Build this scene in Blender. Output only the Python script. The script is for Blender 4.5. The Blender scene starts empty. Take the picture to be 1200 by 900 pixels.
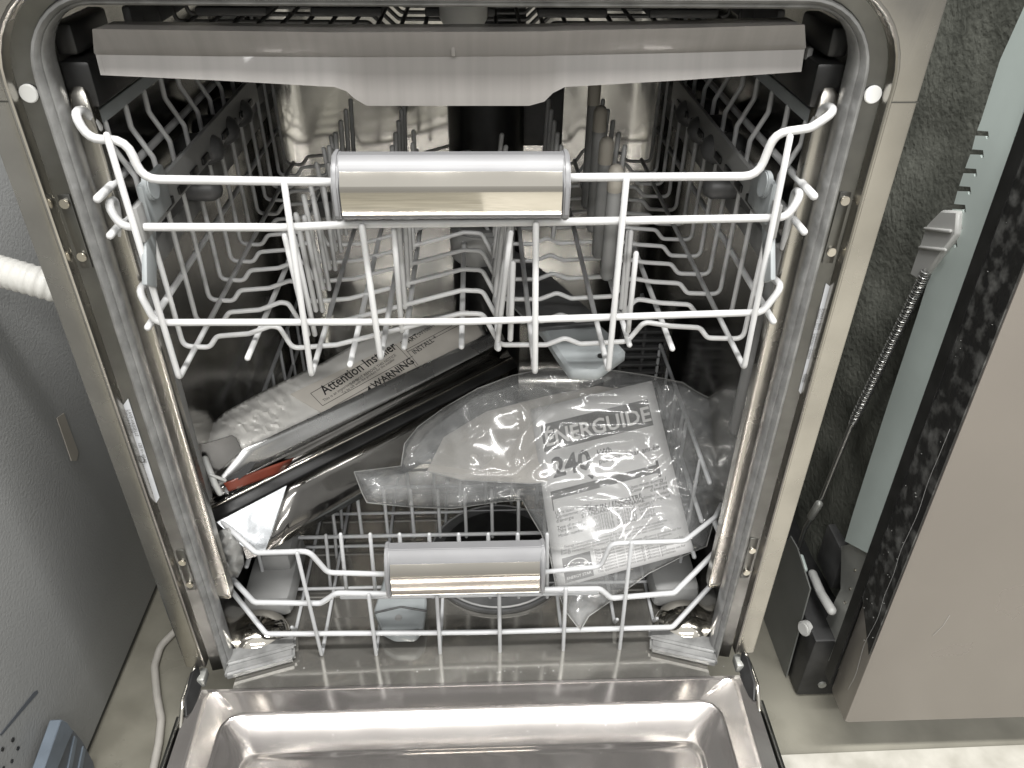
import bpy, bmesh, math, random
from math import sin, cos, pi
from mathutils import Vector, Matrix, noise
from mathutils.geometry import delaunay_2d_cdt
random.seed(7)
S = bpy.context.scene
COL = S.collection
# ------------------------------------------------------------------ camera
F_PX, PITCH, YAW, ROLL = 932.0, 0.61149, -0.04677, 0.01419
CAM = Vector((0.01195, -0.52112, 0.70878))
_fw = Vector((-sin(YAW)*cos(PITCH), cos(YAW)*cos(PITCH), -sin(PITCH)))
_rt = Vector((cos(YAW), sin(YAW), 0)); _up = _rt.cross(_fw)
RT = _rt*cos(ROLL) + _up*sin(ROLL); UP = -_rt*sin(ROLL) + _up*cos(ROLL)
cam = bpy.data.objects.new('camera', bpy.data.cameras.new('camera'))
COL.objects.link(cam); S.camera = cam
cam.data.sensor_width = 36; cam.data.lens = F_PX*36/1200
cam.data.clip_start = 0.01; cam.data.clip_end = 100
M3 = Matrix((RT, UP, -_fw)).transposed()
cam.matrix_world = Matrix.Translation(CAM) @ M3.to_4x4()
# ------------------------------------------------------------------ light
w = bpy.data.worlds.new("World"); S.world = w; w.use_nodes = True
nt = w.node_tree; nt.nodes.clear()
def wn(t): return nt.nodes.new(t)
o_ = wn('ShaderNodeOutputWorld'); bg = wn('ShaderNodeBackground'); tc = wn('ShaderNodeTexCoord')
sx = wn('ShaderNodeSeparateXYZ'); mr = wn('ShaderNodeMapRange'); cr = wn('ShaderNodeValToRGB')
mr.inputs[1].default_value = -1; mr.inputs[2].default_value = 1
cr.color_ramp.elements[0].color = (.36, .35, .33, 1); cr.color_ramp.elements[1].color = (.82, .82, .80, 1)
cr.color_ramp.elements[0].position = .35; cr.color_ramp.elements[1].position = .85
e = cr.color_ramp.elements.new(.52); e.color = (.46, .455, .44, 1)
nt.links.new(tc.outputs['Generated'], sx.inputs[0]); nt.links.new(sx.outputs[2], mr.inputs[0])
nt.links.new(mr.outputs[0], cr.inputs[0]); nt.links.new(cr.outputs[0], bg.inputs[0]); nt.links.new(bg.outputs[0], o_.inputs[0])
bg.inputs[1].default_value = 0.60
def lamp(name, loc, aim, sx_, sy_, power, col=(1, .99, .97)):
    l = bpy.data.lights.new(name, 'AREA'); l.shape = 'RECTANGLE'; l.size = sx_; l.size_y = sy_; l.energy = power; l.color = col
    ob = bpy.data.objects.new(name, l); COL.objects.link(ob); ob.location = loc
    ob.rotation_euler = (Vector(aim)-Vector(loc)).to_track_quat('-Z', 'Y').to_euler()
# ceiling strip lights of the store
lamp('ceiling_strip_light', (0.2, -0.52, 2.5), (0.2, -0.50, 0), 2.4, .16, 62)
lamp('ceiling_strip_light', (0.0, -2.3, 2.5), (0, -2.2, 0), 2.4, .16, 42)
lamp('ceiling_strip_light', (0.0, -4.0, 2.5), (0, -3.8, 0), 2.4, .16, 42)
S.view_settings.view_transform = 'Standard'; S.view_settings.look = 'None'
S.view_settings.exposure = 0.68; S.view_settings.gamma = 1
try: S.cycles.max_bounces = 14; S.cycles.transparent_max_bounces = 24; S.cycles.glossy_bounces = 8; S.cycles.caustics_reflective = False
except Exception: pass

# ------------------------------------------------------------------ measuring helpers (a photo point on a real plane of the place)
def ray(u, v): return _fw + RT*((u-600)/F_PX) - UP*((v-450)/F_PX)
def on(ax, val, u, v):
    d = ray(u, v); return CAM + d*((val-CAM[ax])/d[ax])
def onx(u, v, x): return on(0, x, u, v)
def ony(u, v, y): return on(1, y, u, v)
def onz(u, v, z): return on(2, z, u, v)
class Plane:
    def __init__(s, a, b, c):
        s.o = ony(*a); s.n = (ony(*b)-s.o).cross(ony(*c)-s.o).normalized()
        if s.n.dot(CAM-s.o) < 0: s.n = -s.n
    def at(s, u, v, off=0):
        d = ray(u, v); o = s.o + s.n*off
        return CAM + d*((o-CAM).dot(s.n)/d.dot(s.n))
# ------------------------------------------------------------------ materials
def mat(name, col=(.5, .5, .5), rough=.5, metal=0., spec=.5, noise_amt=0., nscale=20., bump=0., bscale=200., stretch=(1, 1, 1), rvar=0., col2=None, coat=0., detail=4, lo=.35, hi=.65, aniso=0):
    m = bpy.data.materials.new(name); m.use_nodes = True
    t = m.node_tree; b = t.nodes['Principled BSDF']
    b.inputs['Base Color'].default_value = (*col, 1); b.inputs['Roughness'].default_value = rough
    b.inputs['Metallic'].default_value = metal; b.inputs['Specular IOR Level'].default_value = spec
    b.inputs['Coat Weight'].default_value = coat
    tcn = t.nodes.new('ShaderNodeTexCoord'); mp = t.nodes.new('ShaderNodeMapping'); mp.inputs['Scale'].default_value = stretch
    t.links.new(tcn.outputs['Object'], mp.inputs[0])
    if noise_amt or col2:
        n = t.nodes.new('ShaderNodeTexNoise'); n.inputs['Scale'].default_value = nscale; n.inputs['Detail'].default_value = detail
        t.links.new(mp.outputs[0], n.inputs[0])
        r = t.nodes.new('ShaderNodeValToRGB'); r.color_ramp.elements[0].position = lo; r.color_ramp.elements[1].position = hi
        c2 = col2 or tuple(min(1, c*(1+noise_amt)) for c in col); c1 = col if col2 else tuple(c*(1-noise_amt) for c in col)
        r.color_ramp.elements[0].color = (*c1, 1); r.color_ramp.elements[1].color = (*c2, 1)
        t.links.new(n.outputs[0], r.inputs[0]); t.links.new(r.outputs[0], b.inputs['Base Color'])
    if rvar:
        n = t.nodes.new('ShaderNodeTexNoise'); n.inputs['Scale'].default_value = nscale*1.7; n.inputs['Detail'].default_value = 6
        t.links.new(mp.outputs[0], n.inputs[0])
        q = t.nodes.new('ShaderNodeMapRange'); q.inputs[1].default_value = .3; q.inputs[2].default_value = .7
        q.inputs[3].default_value = max(.02, rough-rvar); q.inputs[4].default_value = rough+rvar
        t.links.new(n.outputs[0], q.inputs[0]); t.links.new(q.outputs[0], b.inputs['Roughness'])
    if bump:
        n = t.nodes.new('ShaderNodeTexNoise'); n.inputs['Scale'].default_value = bscale; n.inputs['Detail'].default_value = 3
        t.links.new(mp.outputs[0], n.inputs[0])
        bp = t.nodes.new('ShaderNodeBump'); bp.inputs['Strength'].default_value = bump; bp.inputs['Distance'].default_value = .002
        t.links.new(n.outputs[0], bp.inputs['Height']); t.links.new(bp.outputs[0], b.inputs['Normal'])
    return m
M = {}
M['steel'] = mat('brushed_steel', (.60, .575, .52), .30, 1, noise_amt=.10, nscale=9, rvar=.07, bump=.05, bscale=260, stretch=(1, 1, 4))
M['flange'] = mat('satin_steel', (.48, .462, .425), .25, 1, noise_amt=.12, nscale=14, rvar=.08)
M['tub'] = mat('tub_steel', (.60, .59, .565), .18, 1, noise_amt=.14, nscale=11, rvar=.06, bump=.05, bscale=60)
M['tubfloor'] = mat('tub_floor_steel', (.56, .54, .495), .12, .86, noise_amt=.10, nscale=18, rvar=.02, bump=.06, bscale=30)
M['door'] = mat('door_liner_steel', (.50, .47, .45), .13, .86, noise_amt=.05, nscale=10, rvar=.015, bump=.025, bscale=25)
M['mirror'] = mat('polished_steel', (.68, .645, .58), .08, 1, noise_amt=.05, nscale=8, rvar=.04)
M['channel'] = mat('channel_steel', (.15, .15, .142), .36, 1, noise_amt=.15, nscale=25, rvar=.08)
M['gasket'] = mat('gasket_rubber', (.22, .22, .215), .22, 0, spec=.85, noise_amt=.22, nscale=60, bump=.15, bscale=90)
M['greywhite'] = mat('grey_white_nylon', (.50, .505, .51), .35, 0, noise_amt=.05, nscale=30)
M['white'] = mat('white_nylon', (.60, .60, .597), .33, 0, spec=.5, noise_amt=.05, nscale=30)
M['grey'] = mat('grey_plastic', (.26, .26, .255), .42, 0, noise_amt=.05, nscale=30)
M['tray'] = mat('tray_plastic', (.195, .185, .175), .36, 0, noise_amt=.07, nscale=40, stretch=(3, .15, .15), coat=.15)
M['lgrey'] = mat('light_grey_plastic', (.30, .32, .325), .38, 0, noise_amt=.05, nscale=30)
M['dgrey'] = mat('dark_grey_plastic', (.075, .075, .075), .45, 0, noise_amt=.2, nscale=40)
M['handle_grey'] = mat('handle_plastic', (.20, .20, .205), .35, 0, noise_amt=.05, nscale=30)
M['beige'] = mat('beige_cap', (.42, .39, .34), .5)
M['black'] = mat('black_plastic', (.012, .012, .012), .4, 0, noise_amt=.4, nscale=40)
M['black_metal'] = mat('black_metal', (.02, .02, .02), .45, 0, noise_amt=.5, nscale=30, bump=.2, bscale=60)
M['floor'] = mat('floor_vinyl', (.15, .142, .115), .36, 0, col2=(.26, .248, .205), nscale=9, bump=.08, bscale=60, rvar=.1, detail=8)
M['pale'] = mat('pale_floor', (.36, .345, .30), .5, 0, col2=(.50, .48, .43), nscale=26, detail=8)
M['panel'] = mat('textured_grey_paint', (.30, .304, .30), .55, 0, .4, noise_amt=.06, nscale=5, bump=.28, bscale=330, rvar=.06)
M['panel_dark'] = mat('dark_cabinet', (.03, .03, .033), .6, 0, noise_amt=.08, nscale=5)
M['nfront'] = mat('grey_door_film', (.275, .252, .230), .32, .5, noise_amt=.03, nscale=6, rvar=.05)
M['nedge'] = mat('dusty_black_tape', (.012, .012, .012), .42, 0, col2=(.13, .13, .125), nscale=75, bump=.5, bscale=90, detail=8, lo=.48, hi=.75)
M['felt'] = mat('felt_blanket', (.09, .094, .08), .95, 0, spec=.1, col2=(.22, .226, .195), nscale=16, bump=1.0, bscale=150, detail=12, lo=.3, hi=.72)
M['teal'] = mat('pale_green_strut', (.62, .70, .665), .4, 0, noise_amt=.06, nscale=14)
M['galv'] = mat('galvanised_plate', (.40, .405, .38), .45, .5, noise_amt=.15, nscale=30)
M['base'] = mat('grey_base_plate', (.17, .175, .165), .45, 0, noise_amt=.06, nscale=20)
M['clear'] = mat('milky_plastic', (.55, .55, .53), .35, 0)
M['sticker'] = mat('silver_sticker', (.60, .61, .63), .45, 0, noise_amt=.08, nscale=60)
M['paper'] = mat('printed_paper', (.54, .535, .53), .6, 0, noise_amt=.04, nscale=20)
M['ink'] = mat('print_ink', (.02, .019, .018), .7)
M['inkgrey'] = mat('print_grey', (.11, .108, .105), .7)
M['inkwhite'] = mat('print_white', (.65, .64, .63), .7)
M['labelpaper'] = mat('tan_label', (.60, .565, .51), .60, 0, noise_amt=.05, nscale=30)
M['foam'] = mat('foam_sheet', (.68, .665, .63), .30, 0, noise_amt=.05, nscale=40, bump=.25, bscale=60, coat=.6)
M['booklet'] = mat('booklet_paper', (.46, .435, .40), .65, 0, noise_amt=.08, nscale=20)
M['cord'] = mat('cord_rubber', (.40, .38, .345), .5, 0, noise_amt=.06, nscale=60)
M['hose'] = mat('hose_plastic', (.72, .71, .67), .45, 0)
M['blueplastic'] = mat('blue_grey_plastic', (.13, .155, .185), .35, 0, noise_amt=.1, nscale=40)
M['slate'] = mat('slate_plastic', (.085, .095, .11), .4)
M['red'] = mat('painted_red_reflection', (.22, .055, .035), .18)  # colour of the painted reflection on the toe panel
M['chromepanel'] = mat('polished_panel', (.50, .50, .49), .10, 1, noise_amt=.06, nscale=8, rvar=.04, bump=.08, bscale=14)
M['springsteel'] = mat('spring_steel', (.36, .36, .35), .3, .9)
M['flangegrey'] = mat('sheen_grey_steel', (.46, .46, .455), .27, .85, noise_amt=.1, nscale=14, rvar=.1, bump=.05, bscale=20)  # grey copy of the toe panel steel, overhead sheen put into its colour
M['darkface'] = mat('shaded_panel_steel', (.20, .193, .183), .14, 1, noise_amt=.2, nscale=14, rvar=.08, bump=.06, bscale=20)  # dark copy of the toe panel steel, shade and dark reflections in its colour
M['brightface'] = mat('lit_panel_steel', (.66, .68, .70), .28, 1, noise_amt=.12, nscale=40, rvar=.08, bump=.1, bscale=80)  # pale copy of the toe panel steel, its lit side painted in
M['nscratch'] = mat('door_scratch_metal', (.50, .48, .45), .4, .4)
M['speck'] = mat('white_crumb', (.8, .8, .78), .6)

def film(name, milk, tint=(.72, .72, .70), rough=.12, gloss=1.0):
    m = bpy.data.materials.new(name); m.use_nodes = True; t = m.node_tree; t.nodes.clear()
    N = t.nodes.new; o = N('ShaderNodeOutputMaterial'); tr = N('ShaderNodeBsdfTransparent'); gl = N('ShaderNodeBsdfGlossy'); df = N('ShaderNodeBsdfDiffuse'); tl = N('ShaderNodeBsdfTranslucent')
    tr.inputs[0].default_value = (.97, .97, .965, 1); gl.inputs['Roughness'].default_value = rough; df.inputs[0].default_value = (*tint, 1); tl.inputs[0].default_value = (*tint, 1)
    dd = N('ShaderNodeMixShader'); dd.inputs[0].default_value = .35; t.links.new(df.outputs[0], dd.inputs[1]); t.links.new(tl.outputs[0], dd.inputs[2])
    m1 = N('ShaderNodeMixShader'); t.links.new(tr.outputs[0], m1.inputs[1]); t.links.new(dd.outputs[0], m1.inputs[2])
    tcn = N('ShaderNodeTexCoord'); nz = N('ShaderNodeTexNoise'); nz.inputs['Scale'].default_value = 26; nz.inputs['Detail'].default_value = 5
    t.links.new(tcn.outputs['Object'], nz.inputs[0]); q = N('ShaderNodeMapRange'); q.inputs[1].default_value = .3; q.inputs[2].default_value = .7
    q.inputs[3].default_value = milk*.55; q.inputs[4].default_value = milk*1.45
    t.links.new(nz.outputs[0], q.inputs[0]); t.links.new(q.outputs[0], m1.inputs[0])
    fr = N('ShaderNodeLayerWeight'); pw = N('ShaderNodeMath'); pw.operation = 'POWER'; pw.inputs[1].default_value = 3.5; ml = N('ShaderNodeMath'); ml.operation = 'MULTIPLY_ADD'; ml.inputs[1].default_value = .75*gloss; ml.inputs[2].default_value = .055*gloss
    t.links.new(fr.outputs['Facing'], pw.inputs[0]); t.links.new(pw.outputs[0], ml.inputs[0])
    m2 = N('ShaderNodeMixShader'); t.links.new(ml.outputs[0], m2.inputs[0]); t.links.new(m1.outputs[0], m2.inputs[1]); t.links.new(gl.outputs[0], m2.inputs[2])
    t.links.new(m2.outputs[0], o.inputs[0]); return m
M['film'] = film('clear_bag_film', .18, (.84, .85, .855), .10, 1.0)
M['filmscrap'] = film('frosted_film', .45, (.62, .62, .60), .3)

# ------------------------------------------------------------------ mesh helpers
def link(name, me, m, parent=None, smooth=True, sharp=35):
    ob = bpy.data.objects.new(name, me); COL.objects.link(ob)
    if m and not me.materials: me.materials.append(M[m] if isinstance(m, str) else m)
    if parent: ob.parent = parent
    if smooth:
        for p in me.polygons: p.use_smooth = True
        try: me.set_sharp_from_angle(angle=math.radians(sharp))
        except Exception: pass
    return ob
def mesh(name, vs, fs, m, parent=None, smooth=True, sharp=35):
    me = bpy.data.meshes.new(name); me.from_pydata([tuple(v) for v in vs], [], fs); me.update()
    return link(name, me, m, parent, smooth, sharp)
def bmobj(name, bm, m, parent=None, smooth=True, sharp=35):
    me = bpy.data.meshes.new(name); bmesh.ops.recalc_face_normals(bm, faces=bm.faces); bm.to_mesh(me); bm.free()
    return link(name, me, m, parent, smooth, sharp)
def tag(o, label, cat, group=None, kind=None):
    o['label'] = label; o['category'] = cat
    if group: o['group'] = group
    if kind: o['kind'] = kind
    return o
def thing(name, label, cat, loc=(0, 0, 0), group=None):
    o = bpy.data.objects.new(name, None); COL.objects.link(o); o.empty_display_size = .05
    return tag(o, label, cat, group)
def fillet(pts, r, n=4):
    pts = [Vector(p) for p in pts]
    if r <= 0: return pts
    out = [pts[0]]
    for a, b, c in zip(pts, pts[1:], pts[2:]):
        d1, d2 = a-b, c-b; l1, l2 = d1.length, d2.length
        if l1 < 1e-6 or l2 < 1e-6: continue
        d1 /= l1; d2 /= l2; ang = d1.angle(d2)
        if ang > 3.0: out.append(b); continue
        t = min(r/math.tan(ang/2), l1*.48, l2*.48)
        p, q = b+d1*t, b+d2*t
        for i in range(n+1):
            s = i/n; out.append(p*(1-s)**2 + b*2*s*(1-s) + q*s*s)
    out.append(pts[-1]); return out
def tube_geo(pts, r, seg=8, cap=True):
    pts = [Vector(p) for p in pts]; vs, fs = [], []
    n = len(pts); rad = r if callable(r) else (lambda i: r)
    t0 = (pts[1]-pts[0]).normalized()
    a = Vector((0, 0, 1)) if abs(t0.z) < .9 else Vector((1, 0, 0))
    nrm = (a - t0*a.dot(t0)).normalized(); pt = t0
    for i, p in enumerate(pts):
        t = (pts[min(i+1, n-1)]-pts[max(i-1, 0)]).normalized()
        q = pt.rotation_difference(t); nrm = q @ nrm; nrm = (nrm - t*nrm.dot(t)).normalized(); pt = t
        bn = t.cross(nrm)
        for k in range(seg):
            an = 2*pi*k/seg; vs.append(p + (nrm*cos(an)+bn*sin(an))*rad(i))
    for i in range(n-1):
        for k in range(seg):
            k2 = (k+1) % seg; fs.append((i*seg+k, i*seg+k2, (i+1)*seg+k2, (i+1)*seg+k))
    if cap:
        for e_, sgn in ((0, -1), (n-1, 1)):
            t = ((pts[1]-pts[0]) if e_ == 0 else (pts[-1]-pts[-2])).normalized()
            base = len(vs)
            for k in range(seg):
                c = pts[e_]; vs.append(c + (vs[e_*seg+k]-c)*.65 + t*sgn*rad(e_)*.6)
            tip = len(vs); vs.append(pts[e_]+t*sgn*rad(e_)*.85)
            for k in range(seg):
                k2 = (k+1) % seg
                A, B, C_, D = e_*seg+k, e_*seg+k2, base+k2, base+k
                fs.append((A, D, C_, B) if sgn > 0 and False else ((B, A, D, C_) if sgn < 0 else (A, B, C_, D)))
                fs.append((base+k2, base+k, tip) if sgn < 0 else (base+k, base+k2, tip))
    return vs, fs
def wire(name, pts, r, m, parent, fr=.006, seg=8, **k):
    v, f = tube_geo(fillet(pts, fr), r, seg, **k); return mesh(name, v, f, m, parent, sharp=80)
def box(name, c, s, m, parent=None, bev=.001, rot=None):
    bm = bmesh.new(); bmesh.ops.create_cube(bm, size=1)
    bmesh.ops.scale(bm, vec=s, verts=bm.verts)
    if bev: bmesh.ops.bevel(bm, geom=bm.edges[:], offset=min(bev, min(s)*.45), segments=2, affect='EDGES', profile=.5)
    if rot: bmesh.ops.rotate(bm, cent=(0, 0, 0), matrix=rot, verts=bm.verts)
    bmesh.ops.translate(bm, vec=c, verts=bm.verts)
    return bmobj(name, bm, m, parent)
def slab(name, pts, th, m, parent=None, bev=.0006, flip=False):
    """closed plate: polygon outline pts (3-D, planar) extruded away from the viewer side by th"""
    pts = [Vector(p) for p in pts]
    n = Vector((0, 0, 0))
    for a, b in zip(pts, pts[1:]+pts[:1]): n += a.cross(b)
    n.normalize()
    if n.dot(CAM-pts[0]) < 0: n = -n
    bm = bmesh.new(); f = bm.faces.new([bm.verts.new(p) for p in pts])
    r = bmesh.ops.extrude_face_region(bm, geom=[f])
    bmesh.ops.translate(bm, vec=-n*th, verts=[v for v in r['geom'] if isinstance(v, bmesh.types.BMVert)])
    if bev:
        try: bmesh.ops.bevel(bm, geom=[e for e in bm.edges if e.calc_length() > bev*3], offset=bev, segments=1, affect='EDGES')
        except Exception: pass
    return bmobj(name, bm, m, parent)
def prism_x(name, prof, x0, x1, m, parent=None, bev=.0008):
    """profile of (y, z) points swept along x"""
    bm = bmesh.new(); f = bm.faces.new([bm.verts.new((x0, y, z)) for y, z in prof])
    r = bmesh.ops.extrude_face_region(bm, geom=[f]); bmesh.ops.translate(bm, vec=(x1-x0, 0, 0), verts=[v for v in r['geom'] if isinstance(v, bmesh.types.BMVert)])
    if bev: bmesh.ops.bevel(bm, geom=bm.edges[:], offset=bev, segments=2, affect='EDGES')
    return bmobj(name, bm, m, parent)
def arch(hw, zt, r, y, zb, n=10):
    p = [Vector((-hw, y, zb)), ]
    for i in range(1, 7): p.append(Vector((-hw, y, zb+(zt-r-zb)*i/7)))
    for i in range(n+1):
        a = pi - (pi/2)*i/n; p.append(Vector((-hw+r+r*cos(a), y, zt-r+r*sin(a))))
    for i in range(n+1):
        a = pi/2 - (pi/2)*i/n; p.append(Vector((hw-r+r*cos(a), y, zt-r+r*sin(a))))
    for i in range(6, -1, -1): p.append(Vector((hw, y, zb+(zt-r-zb)*i/7)))
    return p
def rrect(hw, z0, z1, r, y, n=8):
    p = []
    for cx, cz, a0 in ((hw-r, z1-r, 0), (-hw+r, z1-r, pi/2), (-hw+r, z0+r, pi), (hw-r, z0+r, 1.5*pi)):
        for i in range(n+1):
            a = a0+pi/2*i/n; p.append(Vector((cx+r*cos(a), y, cz+r*sin(a))))
    return p
def loft(name, rings, m, parent, closed=False, capend=False, sharp=30):
    n = len(rings[0]); vs = [v for r in rings for v in r]; fs = []
    for i in range(len(rings)-1):
        for k in range(n if closed else n-1):
            k2 = (k+1) % n; fs.append((i*n+k, i*n+k2, (i+1)*n+k2, (i+1)*n+k))
    if capend: fs.append(tuple(range((len(rings)-1)*n, len(rings)*n)))
    return mesh(name, vs, fs, m, parent, sharp=sharp)
def disc(name, c, nrm, r, h, m, parent, seg=16, bev=.0005):
    bm = bmesh.new(); bmesh.ops.create_cone(bm, cap_ends=True, segments=seg, radius1=r, radius2=r, depth=h)
    if bev: bmesh.ops.bevel(bm, geom=[e for e in bm.edges if abs(e.verts[0].co.z-e.verts[1].co.z) < 1e-6], offset=min(bev, h*.4), segments=2, affect='EDGES')
    bmesh.ops.rotate(bm, cent=(0, 0, 0), matrix=Vector((0, 0, 1)).rotation_difference(Vector(nrm)).to_matrix(), verts=bm.verts)
    bmesh.ops.translate(bm, vec=c, verts=bm.verts); return bmobj(name, bm, m, parent)
def text(s, mtx, size, m, parent, name='lettering', align='LEFT', bold=0.0, sx=1.0):
    cu = bpy.data.curves.new('t', 'FONT'); cu.body = s; cu.size = size; cu.align_x = align; cu.offset = bold*size; cu.resolution_u = 2
    tmp = bpy.data.objects.new('t', cu); COL.objects.link(tmp)
    me = bpy.data.meshes.new_from_object(tmp.evaluated_get(bpy.context.evaluated_depsgraph_get()))
    bpy.data.objects.remove(tmp); me.name = name; me.materials.clear()
    if sx != 1.0: me.transform(Matrix.Diagonal((sx, 1, 1, 1)))
    me.transform(mtx)
    return link(name, me, m, parent, smooth=False)

# ================================================================== SETTING
def plane(name, x0, x1, y0, y1, z, m, n=1):
    return mesh(name, [(x0, y0, z), (x1, y0, z), (x1, y1, z), (x0, y1, z)], [(0, 1, 2, 3)], m)
ZF = -.160
fl = plane('floor', -4, 4, -4, 4, ZF, 'floor'); fl['kind'] = 'structure'
fs_ = mesh('floor_strip', [(.02, -3.9, ZF+.004), (3.9, -3.9, ZF+.004), (3.9, .006, ZF+.004), (.64, -.030, ZF+.004), (.02, -.037, ZF+.004)], [(0, 1, 2, 3, 4)], 'pale'); fs_['kind'] = 'structure'

# ================================================================== DISHWASHER
dw = thing('dishwasher', 'open stainless steel dishwasher with two white wire racks, in the middle of the picture', 'dishwasher', (0, 0, 0))
ZB = -.012
fl_r = [arch(.300, .692, .025, .045, ZB), arch(.300, .692, .025, .0028, ZB), arch(.2992, .6912, .025, .0008, ZB), arch(.2975, .690, .025, 0, ZB), arch(.2822, .637, .062, 0, ZB), arch(.2812, .6362, .061, -.0011, ZB), arch(.2800, .635, .060, -.0013, ZB), arch(.2790, .6343, .0595, -.0003, ZB), arch(.2786, .634, .0595, .0015, ZB), arch(.2786, .634, .0595, .011, ZB)]
flange = loft('outer_flange', fl_r, 'flange', dw)
for s in (-1, 1): box('flange_joint', (s*.2905, -.0001, .5640), (.0185, .0006, .0009), 'channel', flange, 0)
chan = loft('gasket_channel', [arch(.2784, .6338, .0595, .0095, ZB-.02), arch(.2672, .626, .051, .0115, ZB-.02), arch(.2660, .6255, .050, .020, ZB-.02)], 'channel', dw)
gk = [arch(.2670, .6258, .051, .0165, -.032), arch(.2667, .6256, .051, .0095, -.032), arch(.2652, .6245, .049, .0070, -.032), arch(.2632, .623, .047, .0066, -.032), arch(.2617, .6215, .045, .0088, -.032),
      arch(.2609, .6205, .043, .0120, -.032), arch(.2596, .619, .040, .0112, -.032), arch(.2582, .6175, .037, .0130, -.032), arch(.2574, .617, .036, .020, -.032), arch(.2590, .618, .037, .030, -.032)]
loft('door_gasket', gk, 'gasket', dw, sharp=50)
# tub : closed box of pressed steel with rounded corners
TB = -.038
rings = [rrect(.2592, TB, .6185, .038, .026), rrect(.2604, TB, .621, .040, .031), rrect(.2645, TB, .640, .046, .040), rrect(.268, TB, .658, .055, .052)]
for i in range(1, 5): rings.append(rrect(.268, TB, .658, .055, .052+(.47-.052)*i/4))
for i in range(1, 7):
    a = pi/2*i/6; d = .055*(1-cos(a)); rings.append(rrect(.268-d, TB+d, .658-d, max(.008, .055-d*.8), .47+.06*sin(a)))
loft('tub', rings, 'tub', dw, closed=True, capend=True, sharp=40)
mesh('tub_sill', [(-.2525, -.0118, -.034), (.2525, -.0118, -.034), (.2525, .05, -.0335), (-.2525, .05, -.0335), (-.2525, .078, -.0358), (.2525, .078, -.0358), (-.2525, -.0119, -.060), (.2525, -.0119, -.060)],
     [(0, 1, 2, 3), (3, 2, 5, 4), (6, 7, 1, 0)], 'tubfloor', dw)
mesh('tub_floor', [(-.215, .072, -.0362), (.215, .072, -.0362), (.215, .49, -.0362), (-.215, .49, -.0362)], [(0, 1, 2, 3)], 'tubfloor', dw)
for s in (-1, 1):
    # pressed vertical rib at the mouth of each side wall
    pr = []
    for z, k in ((.052, .2), (.056, .8), (.066, 1), (.30, 1), (.545, 1), (.560, .85), (.566, .3)):
        ring = []
        for j in range(17):
            a = pi*j/16; ring.append(Vector((s*(.2535 - .0076*math.copysign(abs(cos(a))**.35, cos(a))*k), .040-.0105*abs(sin(a))**.3*k, z)))
        pr.append(ring)
    loft('side_rib', pr, 'flange', dw, sharp=60)
    # inner grey guide bead further in
    ga, gb = (onx(876, 425, .262), onx(864, 508, .262)) if s > 0 else (onx(206, 440, -.262), onx(238, 590, -.262))
    gy = (ga.y+gb.y)/2
    wire('guide_bead', [(s*.264, gy, ga.z+.12), (s*.264, gy, gb.z)], .0085, 'grey', dw, 0, 12)
    # rubber lips at the lower corners
    prism = [(s*.262, -.004), (s*.262, .0175), (s*.195, .0335), (s*.192, .018)]
    bm = bmesh.new(); f = bm.faces.new([bm.verts.new((x, y, -.033)) for x, y in prism]); r = bmesh.ops.extrude_face_region(bm, geom=[f])
    bmesh.ops.translate(bm, vec=(0, 0, .011), verts=[v for v in r['geom'] if isinstance(v, bmesh.types.BMVert)])
    bmesh.ops.bevel(bm, geom=bm.edges[:], offset=.003, segments=3, affect='EDGES'); bmobj('corner_lip', bm, 'gasket', dw)
    bm = bmesh.new(); f = bm.faces.new([bm.verts.new((x+(0), y+.010, -.024)) for x, y in prism]); r = bmesh.ops.extrude_face_region(bm, geom=[f])
    bmesh.ops.translate(bm, vec=(0, 0, .006), verts=[v for v in r['geom'] if isinstance(v, bmesh.types.BMVert)])
    bmesh.ops.bevel(bm, geom=bm.edges[:], offset=.0025, segments=3, affect='EDGES'); bmobj('corner_lip', bm, 'gasket', dw)
    # screws and plugs in the channel
    for z in (.453, .493, .136, .105):
        p = box('screw_plate', (s*.2725, .0104, z+.018), (.0085, .0012, .056), 'channel', dw, .0006) if z in (.453, .105) else None
        disc('screw', (s*.2725, .0085, z), (0, -1, .1), .0034, .003, 'mirror', dw)
    disc('hole_plug', (s*.2726, .0092, .5665), (0, -1, 0), .0058, .0025, 'clear' if s < 0 else 'speck', dw, 20)
    # telescopic slide brackets high on the side walls, and the slide itself
    box('slide_bracket', (s*.252, .075, .565), (.020, .080, .030), 'black', dw, .003)
    box('slide_bracket', (s*.256, .070, .592), (.014, .060, .020), 'black', dw, .003)
    for k in range(6): box('slide_roller', (s*.244, .06+.016*k, .578), (.004, .006, .014), 'grey', dw, .001)
    box('rack_slide', (s*.253, .28, .425), (.016, .46, .022), 'grey', dw, .003)
    box('slide_end_cap', (s*.2535, .043, .415), (.017, .020, .052), 'grey', dw, .003)
    wire('slide_wheel_shaft', [(s*.215, .14, .452), (s*.25, .14, .452)], .010, 'dgrey', dw, 0, 14)
    for k in range(3): wire('slide_wheel', [(s*.226, .19+.055*k, .470), (s*.248, .19+.055*k, .470)], .014, 'dgrey', dw, 0, 14)
    box('slide_inner_bar', (s*.243, .30, .452), (.010, .40, .020), 'dgrey', dw, .002)
# back duct, spray nozzle on the ceiling, back details
wire('water_duct', [(.022, .49, .02), (.022, .49, .60)], .048, 'black', dw, 0, 20)
box('duct_bracket', (.085, .505, .42), (.07, .02, .10), 'dgrey', dw, .004)
nz_ = ony(543, 10, .09)
wire('ceiling_nozzle', [(nz_.x, .09, .652), (nz_.x, .09, nz_.z-.006)], .017, 'hose', dw, 0, 24)
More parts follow.
